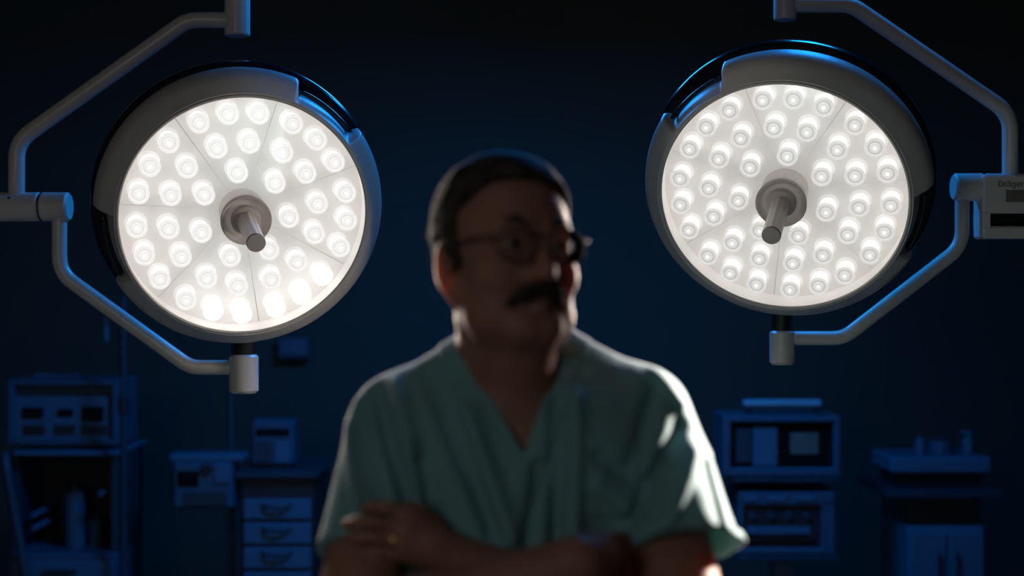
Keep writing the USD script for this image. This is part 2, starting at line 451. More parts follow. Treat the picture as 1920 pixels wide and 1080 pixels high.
s0, s1 = P(1858, 400, d0), P(2000, 424, d0)
bm = join(slab(bx0, V(bx1[0], 0, s0[2]), d0, DA + .036, .005), slab(V(bx0[0], 0, s1[2]), bx1, d0, DA + .036, .005),
          box((bx0[0], d0 + .001, s1[2] - .004), (s0[0], DA + .034, s0[2] + .004), .001))
cb = obj('control_box', bm, 'arm_enamel', t, 30, 'boxy grey control unit at the end of the joint')
obj('card_slot', box((s0[0] - .004, d0 + .022, s1[2] - .003), (bx1[0] - .004, DA + .03, s0[2] + .003), .001), 'black_glass', cb, 30, 'dark recessed slot across the control box')
l0, l1 = P(1886, 356, d0), P(1945, 379, d0)
obj('sticker', slab(l0, l1, d0 - .0008, d0 + .002, .0005), 'paper_label', cb, 30, 'small dull label on the control box')
tx = meshkit.text_mesh('Dräger', 11.0 * d0 / FPX, .0008)
R = np.eye(4); R[:3, :3] = np.array([[1, 0, 0], [0, 0, -1], [0, 1, 0]]).T @ np.eye(3)
R[:3, :3] = np.array([[1.0, 0, 0], [0, 0, -1.0], [0, 1.0, 0]])
tx.apply_transform(R)
o = P(1871, 350, d0)
tx.apply_translation([o[0], d0 + .0002, o[2]])
obj('lettering', tx, 'print_dark', cb, False, 'dark maker lettering')


# ------------------------------------------------------------------ shapes from distance fields
def sdf_mesh(f, lo, hi, h, coarse=4, smooth=2):
    """Surface nets of f(points) < 0; the fine grid is only evaluated near the surface."""
    lo, hi = np.array(lo, float), np.array(hi, float)
    nc = np.ceil((hi - lo) / (h * coarse)).astype(int)
    gc = np.stack(np.meshgrid(*[np.arange(k + 1) for k in nc], indexing='ij'), -1)
    dc = f(lo + gc.reshape(-1, 3) * h * coarse).reshape(gc.shape[:3])
    nf = nc * coarse
    near = np.abs(dc) < 2.1 * h * coarse
    act = np.zeros(nc, bool)
    for s in np.ndindex(2, 2, 2):
        act |= near[s[0]:s[0] + nc[0], s[1]:s[1] + nc[1], s[2]:s[2] + nc[2]]
    idx = [np.minimum((np.arange(k + 1) + coarse // 2) // coarse, k2) for k, k2 in zip(nf, nc)]
    D = dc[np.ix_(*idx)].astype(np.float32)
    mask = np.zeros(nf + 1, bool)
    up = np.repeat(np.repeat(np.repeat(act, coarse, 0), coarse, 1), coarse, 2)
    for s in np.ndindex(2, 2, 2):
        mask[s[0]:s[0] + nf[0], s[1]:s[1] + nf[1], s[2]:s[2] + nf[2]] |= up
    w = np.argwhere(mask)
    val = np.concatenate([f(lo + part * h) for part in np.array_split(w, max(1, len(w) // 250000))])
    D[mask] = val
    S = D < 0
    corner = list(np.ndindex(2, 2, 2))
    cnt = sum(S[s[0]:s[0] + nf[0], s[1]:s[1] + nf[1], s[2]:s[2] + nf[2]].astype(np.int8) for s in corner)
    cells = np.argwhere((cnt > 0) & (cnt < 8))
    cid = -np.ones(nf, np.int64); cid[tuple(cells.T)] = np.arange(len(cells))
    dv = {s: D[cells[:, 0] + s[0], cells[:, 1] + s[1], cells[:, 2] + s[2]].astype(float) for s in corner}
    acc, num = np.zeros((len(cells), 3)), np.zeros(len(cells))
    for s in corner:
        for ax in range(3):
            if s[ax] == 0:
                e = tuple(1 if k == ax else s[k] for k in range(3))
                a, b = dv[s], dv[e]
                x = (a < 0) != (b < 0)
                tt = np.where(x, a / np.where(x, a - b, 1), 0)
                p = np.tile(np.array(s, float), (len(cells), 1)); p[:, ax] = tt
                acc += p * x[:, None]; num += x
    v = lo + (cells + acc / num[:, None]) * h
    faces = []
    for ax in range(3):
        u, w_ = (ax + 1) % 3, (ax + 2) % 3
        sl = [slice(1, nf[k]) for k in range(3)]; sl[ax] = slice(0, nf[ax])
        sl2 = list(sl); sl2[ax] = slice(1, nf[ax] + 1)
        a, b = S[tuple(sl)], S[tuple(sl2)]
        for flip, hit in ((False, a & ~b), (True, ~a & b)):
            g = np.argwhere(hit)
            off = np.ones(3, int); off[ax] = 0
            g = g + off
            def cell(du, dw):
                q = g.copy(); q[:, u] -= du; q[:, w_] -= dw
                return cid[tuple(q.T)]
            q = np.stack([cell(1, 1), cell(0, 1), cell(0, 0), cell(1, 0)], 1)
            if flip:
                q = q[:, ::-1]
            faces.append(q)
    q = np.vstack(faces)
    q = q[(q >= 0).all(1)]
    e = np.vstack([q[:, [0, 1]], q[:, [1, 2]], q[:, [2, 3]], q[:, [3, 0]]])
    A = coo_matrix((np.ones(2 * len(e)), (np.r_[e[:, 0], e[:, 1]], np.r_[e[:, 1], e[:, 0]])), (len(v), len(v))).tocsr()
    A.data[:] = 1.0
    deg = np.maximum(np.asarray(A.sum(1)), 1)
    for k in range(smooth):
        for w in (.5, -.52):
            v = v + w * (A @ v / deg - v)
    return trimesh.Trimesh(v, np.vstack([q[:, :3], q[:, [0, 2, 3]]]), process=False)


def smin(a, b, k):
    if k <= 0:
        return np.minimum(a, b)
    h = np.maximum(k - np.abs(a - b), 0) / k
    return np.minimum(a, b) - h * h * k * .25


def smax(a, b, k):
    return -smin(-a, -b, k)


def cap(p, a, b, ra, rb=None):
    rb = ra if rb is None else rb
    a, b = np.asarray(a, float), np.asarray(b, float)
    ab = b - a
    t = np.clip(((p - a) @ ab) / max(ab @ ab, 1e-12), 0, 1)
    return np.linalg.norm(p - a - t[:, None] * ab, axis=1) - (ra + t * (rb - ra))


def ell(p, c, r, R=None):
    q = p - np.asarray(c, float)
    if R is not None:
        q = q @ R
    r = np.asarray(r, float)
    k0 = np.linalg.norm(q / r, axis=1); k1 = np.linalg.norm(q / r ** 2, axis=1)
    return k0 * (k0 - 1) / np.maximum(k1, 1e-9)


# ------------------------------------------------------------------ the surgeon
YAW, PITCH, ROLL = math.radians(27), math.radians(8), math.radians(2.5)
HC = V(-.0085, 1.80, 1.591)
fwd = V(math.sin(YAW), -math.cos(YAW), 0); rgt = V(math.cos(YAW), math.sin(YAW), 0); upv = V(0, 0, 1)
f2 = fwd * math.cos(PITCH) + upv * math.sin(PITCH); u2 = -fwd * math.sin(PITCH) + upv * math.cos(PITCH)
r3 = rgt * math.cos(ROLL) - u2 * math.sin(ROLL); u3 = rgt * math.sin(ROLL) + u2 * math.cos(ROLL)
HR = np.stack([r3, f2, u3], 1)          # columns: face's right as seen, forward, up


def hl(p):
    return (p - HC) @ HR


def hw(q):
    return np.asarray(q, float) @ HR.T + HC


def mir(q):
    m = q.copy(); m[:, 0] = np.abs(m[:, 0]); return m


def skull(q):
    d = ell(q, (0, -.014, .036), (.0765, .097, .083))
    return smin(d, ell(q, (0, .024, .002), (.0655, .066, .085)), .03)


def head(q):
    m = mir(q)
    d = skull(q)
    d = smin(d, ell(q, (0, .030, -.066), (.056, .053, .050)), .03)
    d = smin(d, cap(m, (.058, -.002, -.052), (.018, .068, -.099), .018, .019), .03)
    d = smin(d, ell(q, (0, .066, -.098), (.025, .022, .019)), .02)
    d = smin(d, ell(m, (.040, .058, -.034), (.027, .024, .026)), .022)
    d = smin(d, ell(m, (.040, .036, -.086), (.028, .032, .026)), .02)
    d = smin(d, cap(m, (.012, .0835, .020), (.042, .070, .021), .0095, .009), .016)
    d = smax(d, -ell(m, (.032, .097, .001), (.018, .016, .0115)), .014)
    d = smin(d, cap(m, (.020, .0775, .0075), (.043, .0715, .0065), .0095), .007)         # upper lids
    d = smin(d, cap(m, (.020, .0770, -.0090), (.043, .0715, -.0085), .0080), .007)       # lower lids
    e = m - V(.032, .0745, -.0005)
    lid = np.linalg.norm(e, axis=1) - .0142
    d = smin(d, lid, .006)
    slit = np.maximum(np.abs(e[:, 2] + .0008) - (.0050 - 26 * e[:, 0] ** 2), .004 - e[:, 1])
    d = np.maximum(d, -slit)
    nose = cap(q, (0, .086, .010), (0, .107, -.036), .0085, .0125)
    nose = smin(nose, ell(m, (.0125, .0965, -.041), (.0085, .0105, .0085)), .008)
    nose = smax(nose, -ell(m, (.0068, .0995, -.0505), (.0042, .0055, .005)), .003)
    d = smin(d, nose, .011)
    lips = smin(cap(m, (.004, .0925, -.0675), (.022, .081, -.0715), .0062, .003), cap(m, (.003, .0905, -.0785), (.020, .080, -.0745), .0075, .003), .002)
    d = smin(d, lips, .006)
    d = smax(d, -cap(m, (.0185, .098, -.040), (.034, .0830, -.070), .0035, .002), .009)
    ear = ell(m, (.0790, -.012, -.014), (.0085, .0205, .034))
    ear = smin(ear, ell(m, (.0735, -.004, -.045), (.007, .010, .012)), .008)
    ear = smax(ear, -ell(m, (.0855, -.006, -.012), (.0062, .0115, .019)), .005)
    d = smin(d, ear, .006)
    return d


SH_L, SH_R = V(-.152, 1.845, 1.368), V(.170, 1.845, 1.378)
EL_L, WR_L = V(-.182, 1.625, 1.150), V(.072, 1.594, 1.247)       # arm at the left of the picture, its forearm in front
EL_R, WR_R = V(.204, 1.640, 1.142), P(872, 1056, 1.672)          # arm at the right, its hand comes out on the other upper arm
NECK0, NECK1 = V(.004, 1.843, 1.425), HC + HR @ V(0, -.018, -.075)
FING = [
    [(768, 967, 1.660), (726, 951, 1.651), (700, 950, 1.656), (685, 953, 1.668)],
    [(760, 991, 1.652), (702, 978, 1.645), (668, 979, 1.652), (650, 983, 1.668)],
    [(754, 1014, 1.653), (697, 1007, 1.647), (664, 1008, 1.654), (648, 1012, 1.670)],
    [(752, 1035, 1.660), (712, 1033, 1.656), (689, 1034, 1.664), (676, 1036, 1.676)]]
FING = [[P(*q) for q in f] for f in FING]
FR = [.0078, .0080, .0077, .0070]
HAND2 = WR_L + np.array([[.050, .074, -.004], [.054, .078, -.018], [.051, .079, -.032], [.044, .078, -.044]])


def torso(p):
    d = ell(p, (.005, 1.847, 1.30), (.172, .108, .17))
    d = smin(d, ell(p, (.005, 1.838, 1.07), (.165, .122, .21)), .06)
    d = smin(d, cap(p, (-.128, 1.85, 1.370), (.146, 1.85, 1.378), .050), .06)
    d = smin(d, cap(p, (-.015, 1.85, 1.465), (-.130, 1.85, 1.382), .036, .036), .03)
    d = smin(d, cap(p, (.025, 1.85, 1.470), (.148, 1.85, 1.390), .036, .036), .03)
    for s in (-1, 1):
        d = smin(d, ell(p, (.005 + s * .085, 1.782, 1.325), (.085, .052, .07)), .04)
    d = smin(d, ell(p, (.003, 1.845, .92), (.165, .112, .13)), .06)
    return d


def limbs(p):
    d = None
    for s, sh, el, wr in ((-1, SH_L, EL_L, WR_L), (1, SH_R, EL_R, WR_R)):
        a = smin(cap(p, sh, el, .052, .048), cap(p, el, el + .35 * (wr - el), .043, .044), .02)
        a = smin(a, cap(p, el + .3 * (wr - el), wr, .0445, .029), .015)
        d = a if d is None else np.minimum(d, a)
    return d


def hands(p):
    # visible hand
    d = None
    for k in range(4):
        f = FING[k]
        g = cap(p, WR_R + (FING[k][0] - WR_R) * .25 , f[0], .016, .0125)
        d = g if d is None else smin(d, g, .012)
    d = smin(d, cap(p, WR_R, (FING[1][0] + WR_R) / 2, .024, .020), .015)
    fin = None
    for k in range(4):
        f, r = FING[k], FR[k]
        g = np.minimum(np.minimum(cap(p, f[0], f[1], r * 1.08, r), cap(p, f[1], f[2], r, r * .93)), cap(p, f[2], f[3], r * .93, r * .82))
        fin = g if fin is None else np.minimum(fin, g)
    d = smin(d, fin, .006)
    th = [P(838, 1030, 1.672), P(815, 985, 1.690), P(788, 962, 1.692), P(765, 952, 1.690)]
    t_ = np.minimum(np.minimum(cap(p, th[0], th[1], .014, .0115), cap(p, th[1], th[2], .0112, .0102)), cap(p, th[2], th[3], .0102, .0085))
    d = smin(d, t_, .006)
    # tucked hand
    e = cap(p, WR_L, WR_L + V(.03, .028, .004), .026, .022)
    for k in range(4):
        m0 = HAND2[k]; tip = m0 + V(.036 - .004 * abs(k - 1), .048, -.004 * k)
        mid = m0 + V(.022, .026, -.002 * k)
        e = smin(e, cap(p, WR_L + V(.015, .012, .002), m0, .016, .0115), .01)
        e = smin(e, np.minimum(cap(p, m0, mid, FR[k], FR[k] * .95), cap(p, mid, tip, FR[k] * .95, FR[k] * .8)), .002)
    e = smin(e, np.minimum(cap(p, WR_L + V(.012, .01, .008), WR_L + V(.034, .050, .010), .013, .011), cap(p, WR_L + V(.034, .050, .010), WR_L + V(.056, .090, .010), .011, .009)), .006)
    return np.minimum(d, e)


def body(p):
    d = torso(p)
    low = p[:, 2] < 1.05
    if low.any():
        q = p[low]; dl = None
        for s in (-1, 1):
            a = smin(cap(q, (s * .088, 1.845, .90), (s * .098, 1.83, .50), .084, .055), cap(q, (s * .098, 1.83, .50), (s * .105, 1.865, .09), .053, .038), .03)
            a = smin(a, cap(q, (s * .105, 1.88, .045), (s * .122, 1.70, .032), .036, .026), .03)
            dl = a if dl is None else np.minimum(dl, a)
        d[low] = smin(d[low], dl, .03)
    arm = p[:, 2] < 1.6
    d[arm] = smin(d[arm], limbs(p[arm]), .022)
    hnd = (p[:, 2] < 1.38) & (p[:, 2] > 1.1) & (p[:, 1] < 1.80)
    if hnd.any():
        d[hnd] = smin(d[hnd], hands(p[hnd]), .008)
    top = p[:, 2] > 1.34
    if top.any():
        q = p[top]
        nk = smin(cap(q, NECK0, NECK1, .064, .057), cap(q, V(.004, 1.80, 1.40), HC + HR @ V(0, .035, -.095), .050, .040), .03)
        dt = smin(d[top], nk, .035)
        h = head(hl(q))
        d[top] = smin(dt, h, .016)
    return d


surgeon = thing('person', 'man in a blue-green scrub top and thin glasses, arms crossed, head turned aside', 'person', (0, 1.845, 0))
bmesh = sdf_mesh(body, (-.36, 1.54, -.02), (.36, 2.02, 1.76), .0026)
# keep the one connected figure
parts_ = bmesh.split(only_watertight=False)
bmesh = max(parts_, key=lambda m: len(m.faces))
obj('body', bmesh, 'skin', surgeon, True)

# scrub top
SL_L = (V(-.151, 1.848, 1.374), V(-.167, 1.715, 1.232), .058, .066)
SL_R = (V(.171, 1.848, 1.382), V(.209, 1.715, 1.240), .060, .075)


def seg2(x, z, a, b):
    ax, az = a; bx, bz = b
    dx, dz = bx - ax, bz - az
    t = np.clip(((x - ax) * dx + (z - az) * dz) / (dx * dx + dz * dz), 0, 1)
    return np.hypot(x - ax - t * dx, z - az - t * dz)


FOLDS = []           # (from, to, width, height): creases, as pixels of the photograph at the chest's distance
for (a, b, w, h) in (
        ((700, 740), (770, 930), 13, -8), ((668, 770), (730, 940), 12, -7), ((735, 720), (815, 930), 16, 6), ((640, 800), (690, 960), 12, 5),
        ((850, 790), (925, 985), 15, -9), ((880, 770), (960, 990), 16, 6), ((800, 700), (880, 860), 16, -5), ((790, 860), (830, 990), 14, -6), ((770, 830), (800, 980), 14, 6),
        ((1045, 760), (1038, 1010), 14, -9), ((1080, 740), (1075, 990), 16, 6), ((1010, 870), (985, 1020), 14, -7),
        ((1275, 800), (1180, 960), 15, -9), ((1300, 840), (1215, 985), 14, 7), ((1230, 740), (1180, 860), 16, -5), ((1120, 850), (1190, 900), 14, -5), ((1120, 900), (1190, 960), 16, 5),
        ((1350, 870), (1374, 985), 8, -3), ((1330, 860), (1350, 990), 9, 3), ((1235, 690), (1290, 760), 12, 5)):
    s = 1.76 / FPX
    FOLDS.append((((a[0] - 960) * s, CAM_Z + (540 - a[1]) * s), ((b[0] - 960) * s, CAM_Z + (540 - b[1]) * s), w * s, h * .0019))


def folds(p):
    d = np.zeros(len(p))
    front = 1 - smoothstep(1.76, 1.86, p[:, 1])
    for a, b, w, h in FOLDS:
        d -= h * np.exp(-(seg2(p[:, 0], p[:, 2], a, b) / w) ** 2) * front
    d -= .006 * (meshkit.fbm(p * V(16, 10, 9) + 5, 3, 4) - .5)
    return d


VZ0 = CAM_Z + (540 - 848) * 1.742 / FPX
VX0 = (983 - 960) * 1.742 / FPX
VTL, VTR = ((874 - 960) * 1.80 / FPX, 1.475), ((1050 - 960) * 1.80 / FPX, 1.478)


def vneck(p):
    """Negative inside the opening of the neck: a V in front, a shallow round behind."""
    x, z = p[:, 0], p[:, 2]
    t = np.clip((z - VZ0) / (VTL[1] - VZ0), -.6, 1.3)
    xl, xr = VX0 + (VTL[0] - VX0) * t, VX0 + (VTR[0] - VX0) * t
    dv = np.maximum(xl - x, x - xr) * .88
    dv = np.maximum(dv, (p[:, 1] - 1.845))
    col = np.hypot(x - .003, (p[:, 1] - 1.85) * 1.0) - .072
    col = np.maximum(col, 1.425 - z)
    return smin(dv, col, .01)


def shirt_outer(p):
    d = torso(p) - .013
    d = smin(d, cap(p, (.004, 1.835, 1.22), (.004, 1.838, .85), .155, .165) + 0.02, .06)
    for a, b, ra, rb in (SL_L, SL_R):
        e = cap(p, a, b, ra, rb)
        if a[0] > 0:          # the outer side of this sleeve hangs flat
            ax = norm(b - a)
            nrm = norm(V(.80, -.52, .30) - ax * np.dot(V(.80, -.52, .30), ax))
            e = smax(e, (p - a) @ nrm - .059, .008)
        d = smin(d, e, .03)
    under = torso(p) - .0055
    for sh, el in ((SH_L, EL_L), (SH_R, EL_R)):
        under = np.minimum(under, cap(p, sh, sh + (el - sh) * .55, .057, .055))
    return smin(d + folds(p), under, .004)


def sleeve_cut(p, so):
    d = np.full(len(p), 9.0)
    for (a, b, ra, rb), el in ((SL_L, EL_L), (SL_R, EL_R)):
        ax = norm(.8 * norm(b - a) + V(0, 0, -.35))
        pl = (p - b) @ ax                       # beyond the hem
        near = np.linalg.norm(p - b, axis=1) - .13
        beyond = np.maximum(-pl, near)
        hollow = cap(p, a + (b - a) * .55, b + ax * .06, ra - .009, rb - .0052)
        d = np.minimum(d, np.minimum(beyond, np.maximum(hollow, so + .0048)))
    return d


def shirt(p):
    d = shirt_outer(p)
    d = np.maximum(d, -sleeve_cut(p, d))
    d = np.maximum(d, -vneck(p))
    return np.maximum(d, .80 - p[:, 2])


smesh = sdf_mesh(shirt, (-.34, 1.58, .78), (.36, 2.02, 1.53), .0032)
top_ = obj('scrub_top', smesh, 'scrub_cloth', surgeon, True, 'loose blue-green V-neck scrub top with short sleeves')


def band(p):
    d = shirt_outer(p) - .0022
    v = vneck(p)
    d = np.maximum(d, v - .027)
    d = np.maximum(d, -v)
    d = np.maximum(d, -(shirt_outer(p) + .008))
    return np.maximum(d, 1.24 - p[:, 2])


obj('neckband', sdf_mesh(band, (-.14, 1.68, 1.23), (.14, 1.97, 1.53), .0026), 'scrub_cloth', top_, True)


def pocket(p):
    d = np.abs(shirt_outer(p) - .0005) - .0022
    x0, x1 = (1098 - 960) * 1.745 / FPX, (1196 - 960) * 1.745 / FPX
    z1, z0 = CAM_Z + (540 - 812) * 1.745 / FPX, CAM_Z + (540 - 960) * 1.745 / FPX
    d = np.maximum(d, np.maximum(np.maximum(x0 - p[:, 0], p[:, 0] - x1), np.maximum(z0 - p[:, 2], p[:, 2] - z1)))
    return np.maximum(d, p[:, 1] - 1.80)


obj('chest_pocket', sdf_mesh(pocket, (.08, 1.68, 1.26), (.17, 1.80, 1.40), .0022), 'scrub_cloth', top_, True)


def trousers(p):
    d = ell(p, (.003, 1.845, .92), (.178, .125, .14))
    for s in (-1, 1):
        a = smin(cap(p, (s * .088, 1.845, .90), (s * .099, 1.835, .50), .098, .080), cap(p, (s * .099, 1.835, .50), (s * .106, 1.86, .08), .080, .076), .03)
        d = smin(d, a, .02)
    d = np.maximum(d, .075 - p[:, 2])
    return np.maximum(d, p[:, 2] - .985)


obj('trousers', sdf_mesh(trousers, (-.24, 1.68, .04), (.24, 2.02, 1.03), .007), 'scrub_cloth', surgeon, True)
for s in (-1, 1):
    def shoe(p, s=s):
        d = smin(cap(p, (s * .105, 1.885, .045), (s * .124, 1.695, .038), .046, .038), cap(p, (s * .105, 1.875, .05), (s * .106, 1.868, .10), .045, .043), .03)
        return np.maximum(d, .001 - p[:, 2])
    obj('shoe', sdf_mesh(shoe, (s * .115 - .08, 1.63, -.006), (s * .115 + .08, 1.95, .16), .005), 'shoe_black', surgeon, True)


# hair, moustache, brows
def hair_sdf(p):
    q = hl(p)
    d = skull(q) - .0085 - .006 * smoothstep(.05, .11, q[:, 2]) - .004 * (meshkit.fbm(q * 60 + 9, 3, 2) - .5)
    ax = np.abs(q[:, 0])
    zb = q[:, 2]
    yb = np.where(zb < .045, .022, .022 + (zb - .045) * 1.35)             # hairline runs forward higher up
    yb = yb - .012 * np.exp(-((ax - .045) / .014) ** 2) * smoothstep(.04, .07, zb)   # receding corners
    yb = yb + np.where(zb > .082, 1.0, 0)
    d = smax(d, q[:, 1] - yb, .006)
    low = np.where(q[:, 1] > -.002, -.022, np.where(q[:, 1] > -.034, .020, -.060))
    d = smax(d, (low - zb) * .8, .006)
    return np.maximum(d, -(skull(q) + .006))


hmesh = sdf_mesh(hair_sdf, HC - .16, HC + .16, .0030)
hm = obj('hair', hmesh, 'hair', surgeon, True, 'short receding dark hair, greyer at the sides')


def strands(path, pts, dirs, length, width, mat_, rng, bend):
    n = len(pts)
    L = length * rng.uniform(.6, 1.2, n)[:, None]
    a = pts; b = pts + dirs * L * .5; c = pts + (dirs * .8 + bend) * L
    arr = np.stack([a, b, c], 1).reshape(-1, 3)
    cur = UsdGeom.BasisCurves.Define(stage, path)
    cur.CreateTypeAttr('linear')
    cur.CreateCurveVertexCountsAttr(Vt.IntArray([3] * n))
    cur.CreatePointsAttr(Vt.Vec3fArray.FromNumpy(arr.astype(np.float32)))
    cur.CreateWidthsAttr(Vt.FloatArray([width])); cur.SetWidthsInterpolation('constant')
    UsdShade.MaterialBindingAPI.Apply(cur.GetPrim()).Bind(MAT[mat_])
    tag(cur.GetPrim(), kind='stuff')


rng = np.random.default_rng(7)
pick = rng.integers(0, len(hmesh.vertices), 6500)
hp, hn = hmesh.vertices[pick], hmesh.vertex_normals[pick]
out = np.einsum('ij,ij->i', hn, norm_rows := (hp - HC) / np.linalg.norm(hp - HC, axis=1, keepdims=True)) > .35
hp, hn = hp[out], hn[out]
strands(hm + '/hair_strands', hp - ORIGIN[surgeon] - hn * .002, norm_rows[out] * .30 - f2 * .45 - u3 * .45 + rng.normal(0, .16, hp.shape), .012, .0005, 'hair', rng, -f2 * .4 - u3 * .3)


def moustache(p):
    q = hl(p); m = mir(q)
    d = cap(m, (.003, .0985, -.0555), (.020, .0925, -.0600), .0085, .0085)
    d = smin(d, cap(m, (.020, .0925, -.0600), (.035, .0770, -.0730), .0085, .0045), .006)
    return d - .003 * (meshkit.fbm(q * 160, 2, 3) - .5)


mm = sdf_mesh(moustache, hw((0, .09, -.062)) - .05, hw((0, .09, -.062)) + .05, .0018)
ms = obj('moustache', mm, 'hair', surgeon, True, 'thick dark moustache')
pick = rng.integers(0, len(mm.vertices), 900)
strands(ms + '/moustache_strands', mm.vertices[pick] - ORIGIN[surgeon], mm.vertex_normals[pick] * .4 - u3 * .5 + rng.normal(0, .2, (900, 3)), .006, .0004, 'hair', rng, -u3 * .3)
for s in (-1, 1):
    def brow(p, s=s):
        q = hl(p)
        return smin(cap(q, (s * .014, .0925, .0215), (s * .030, .0895, .0285), .0038, .0042), cap(q, (s * .030, .0895, .0285), (s * .047, .0770, .0245), .0042, .002), .004) - .0015 * (meshkit.fbm(q * 200, 2, 3) - .5)
    c_ = hw((s * .03, .085, .025))
    obj('eyebrow', sdf_mesh(brow, c_ - .03, c_ + .03, .0015), 'hair', surgeon, True)
    e = trimesh.creation.icosphere(3, .0118); ec = hw((s * .032, .0745, -.0005)); e.apply_translation(ec)
    ep = obj('eye', e, 'sclera', surgeon, True)
    look = norm(f2 + r3 * .12)
    ir = place(lathe([(0, .0104), (.0055, .0107), (.004, .0117), (.002, .0121), (0, .01225)], 20), ec, look)
    obj('iris', ir, 'iris', ep, True)

# glasses
gl = None
frames = []
for s in (-1, 1):
    cx = s * .0335
    ang = np.arange(48) * 2 * np.pi / 48
    ex = np.sign(np.cos(ang)) * np.abs(np.cos(ang)) ** .75 * .0265
    ez = np.sign(np.sin(ang)) * np.abs(np.sin(ang)) ** .75 * .0200
    yy = .1035 - .35 * np.maximum((ex * s + .0335 - .03), 0) - .0
    rim = hw(np.stack([cx + ex, yy, ez - .004], 1))
    ring_ = np.vstack([rim, rim[:2]])
    frames.append((s, rim, tube(ring_, .0014, 8)))
bridge = tube(hw([(-.0080, .1040, .004), (-.004, .1065, .007), (.004, .1065, .007), (.0080, .1040, .004)]), .0013, 8)
gp = obj('glasses', bridge, 'eyeglass_metal', surgeon, True, 'thin dark-rimmed glasses')
for s, rim, rm in frames:
    obj('rim', rm, 'eyeglass_metal', gp, True)
    v = np.vstack([rim + f2 * .0006, rim - f2 * .0006, [rim.mean(0) + f2 * .0009, rim.mean(0) - f2 * .0003]])
    n_ = len(rim); ff = []
    for i in range(n_):
        j = (i + 1) % n_
        ff += [(2 * n_, i, j), (2 * n_ + 1, n_ + j, n_ + i), (i, n_ + i, j), (j, n_ + i, n_ + j)]
    obj('lens', trimesh.Trimesh(v, ff, process=False), 'pane', gp, 30)
    obj('temple', tube(hw([(s * .0595, .0955, .004), (s * .0685, .090, .006), (s * .0745, .055, .006), (s * .0775, .010, .006), (s * .0785, -.008, .002), (s * .077, -.026, -.016)]), .0016, 8), 'eyeglass_metal', gp, True)
# ring on the ring finger
a, b = FING[2][0], FING[2][1]
rg = place(ring_mesh(lambda th: [(.0102 + .0012 * math.cos(q), .0022 * math.sin(q)) for q in np.arange(8) * math.pi / 4], 40), a + (b - a) * .32, b - a)
obj('finger_ring', rg, 'gold', surgeon, True, 'gold ring')

# ------------------------------------------------------------------ equipment along the back of the room
DB = 5.4


def B(px0, py0, px1, py1, d=DB, depth=.3, r=.006):
    a, b = P(px0, py0, d), P(px1, py1, d)
    return box((a[0], d, b[2]), (b[0], d + depth, a[2]), r)


def stand_base(t, x, y, r=.22, n=5):
    ms = []
    for k in range(n):
        a = 2 * math.pi * k / n + .3
        e = V(x + r * math.cos(a), y + r * math.sin(a), .075)
        obj('base_leg', cyl((x, y, .09), e, .016, .012, 14), 'grey_metal', t, 40)
        w = cyl(e + V(-.012, 0, -.042), e + V(.012, 0, -.042), .033, n=20)
        obj('caster', join(w, cyl(e + V(0, 0, -.03), e, .008, n=10)), 'dark_rubber', t, 40)


# left: anaesthesia machine
t = thing('anaesthesia_machine', 'wide anaesthesia machine with a blue-lit three-display monitor box at the far left', 'medical machine', (P(115, 800, DB)[0], DB + .3, 0))
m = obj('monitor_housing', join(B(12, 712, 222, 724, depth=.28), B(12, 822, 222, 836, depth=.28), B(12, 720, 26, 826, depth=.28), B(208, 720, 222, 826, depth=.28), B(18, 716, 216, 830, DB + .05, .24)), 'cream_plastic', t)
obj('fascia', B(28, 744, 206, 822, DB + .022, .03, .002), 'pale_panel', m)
for x0, x1, y0, y1 in ((41, 80, 764, 784), (108, 136, 767, 781), (153, 194, 763, 790)):
    obj('display', B(x0, y0, x1, y1, DB + .014, .012, .002), 'black_glass', m, label='small dark display')
for x0, x1 in ((43, 84), (100, 140), (152, 200)):
    obj('key_panel', B(x0, 797, x1, 815, DB + .016, .012, .002), 'charcoal', m)
obj('carry_handle', join(B(62, 702, 144, 711, DB + .06, .05), B(66, 708, 74, 716, DB + .07, .03), B(132, 708, 140, 716, DB + .07, .03)), 'pale_panel', m)
obj('shelf', B(24, 846, 222, 856, DB - .05, .42), 'pale_panel', t)
obj('upper_column', B(40, 834, 205, 850, DB + .08, .2), 'charcoal', t)
bx = P(20, 850, DB); bx2 = P(222, 850, DB)
obj('back_panel', box((bx[0], DB + .30, .55), (bx2[0], DB + .36, P(0, 850, DB)[2]), .005), 'charcoal', t)
obj('side_post', box((bx[0], DB, .55), (bx[0] + .03, DB + .34, P(0, 848, DB)[2]), .004), 'grey_metal', t)
obj('side_post', box((bx2[0] - .03, DB, .55), (bx2[0], DB + .34, P(0, 848, DB)[2]), .004), 'grey_metal', t)
obj('base_cabinet', box((bx[0], DB - .04, .12), (bx2[0], DB + .36, .56), .008), 'cream_plastic', t)
for z0 in (.16, .29, .42):
    dr = obj('drawer', box((bx[0] + .02, DB - .055, z0), (bx2[0] - .02, DB - .035, z0 + .115), .004), 'pale_panel', t)
    obj('drawer_handle', box((bx[0] + .14, DB - .075, z0 + .07), (bx2[0] - .14, DB - .05, z0 + .085), .003), 'charcoal', dr)
for sx in (bx[0] + .05, bx2[0] - .05):
    for sy in (DB + .02, DB + .30):
        obj('caster', join(cyl((sx - .014, sy, .045), (sx + .014, sy, .045), .045, n=20), cyl((sx, sy, .05), (sx, sy, .13), .012, n=10)), 'dark_rubber', t)
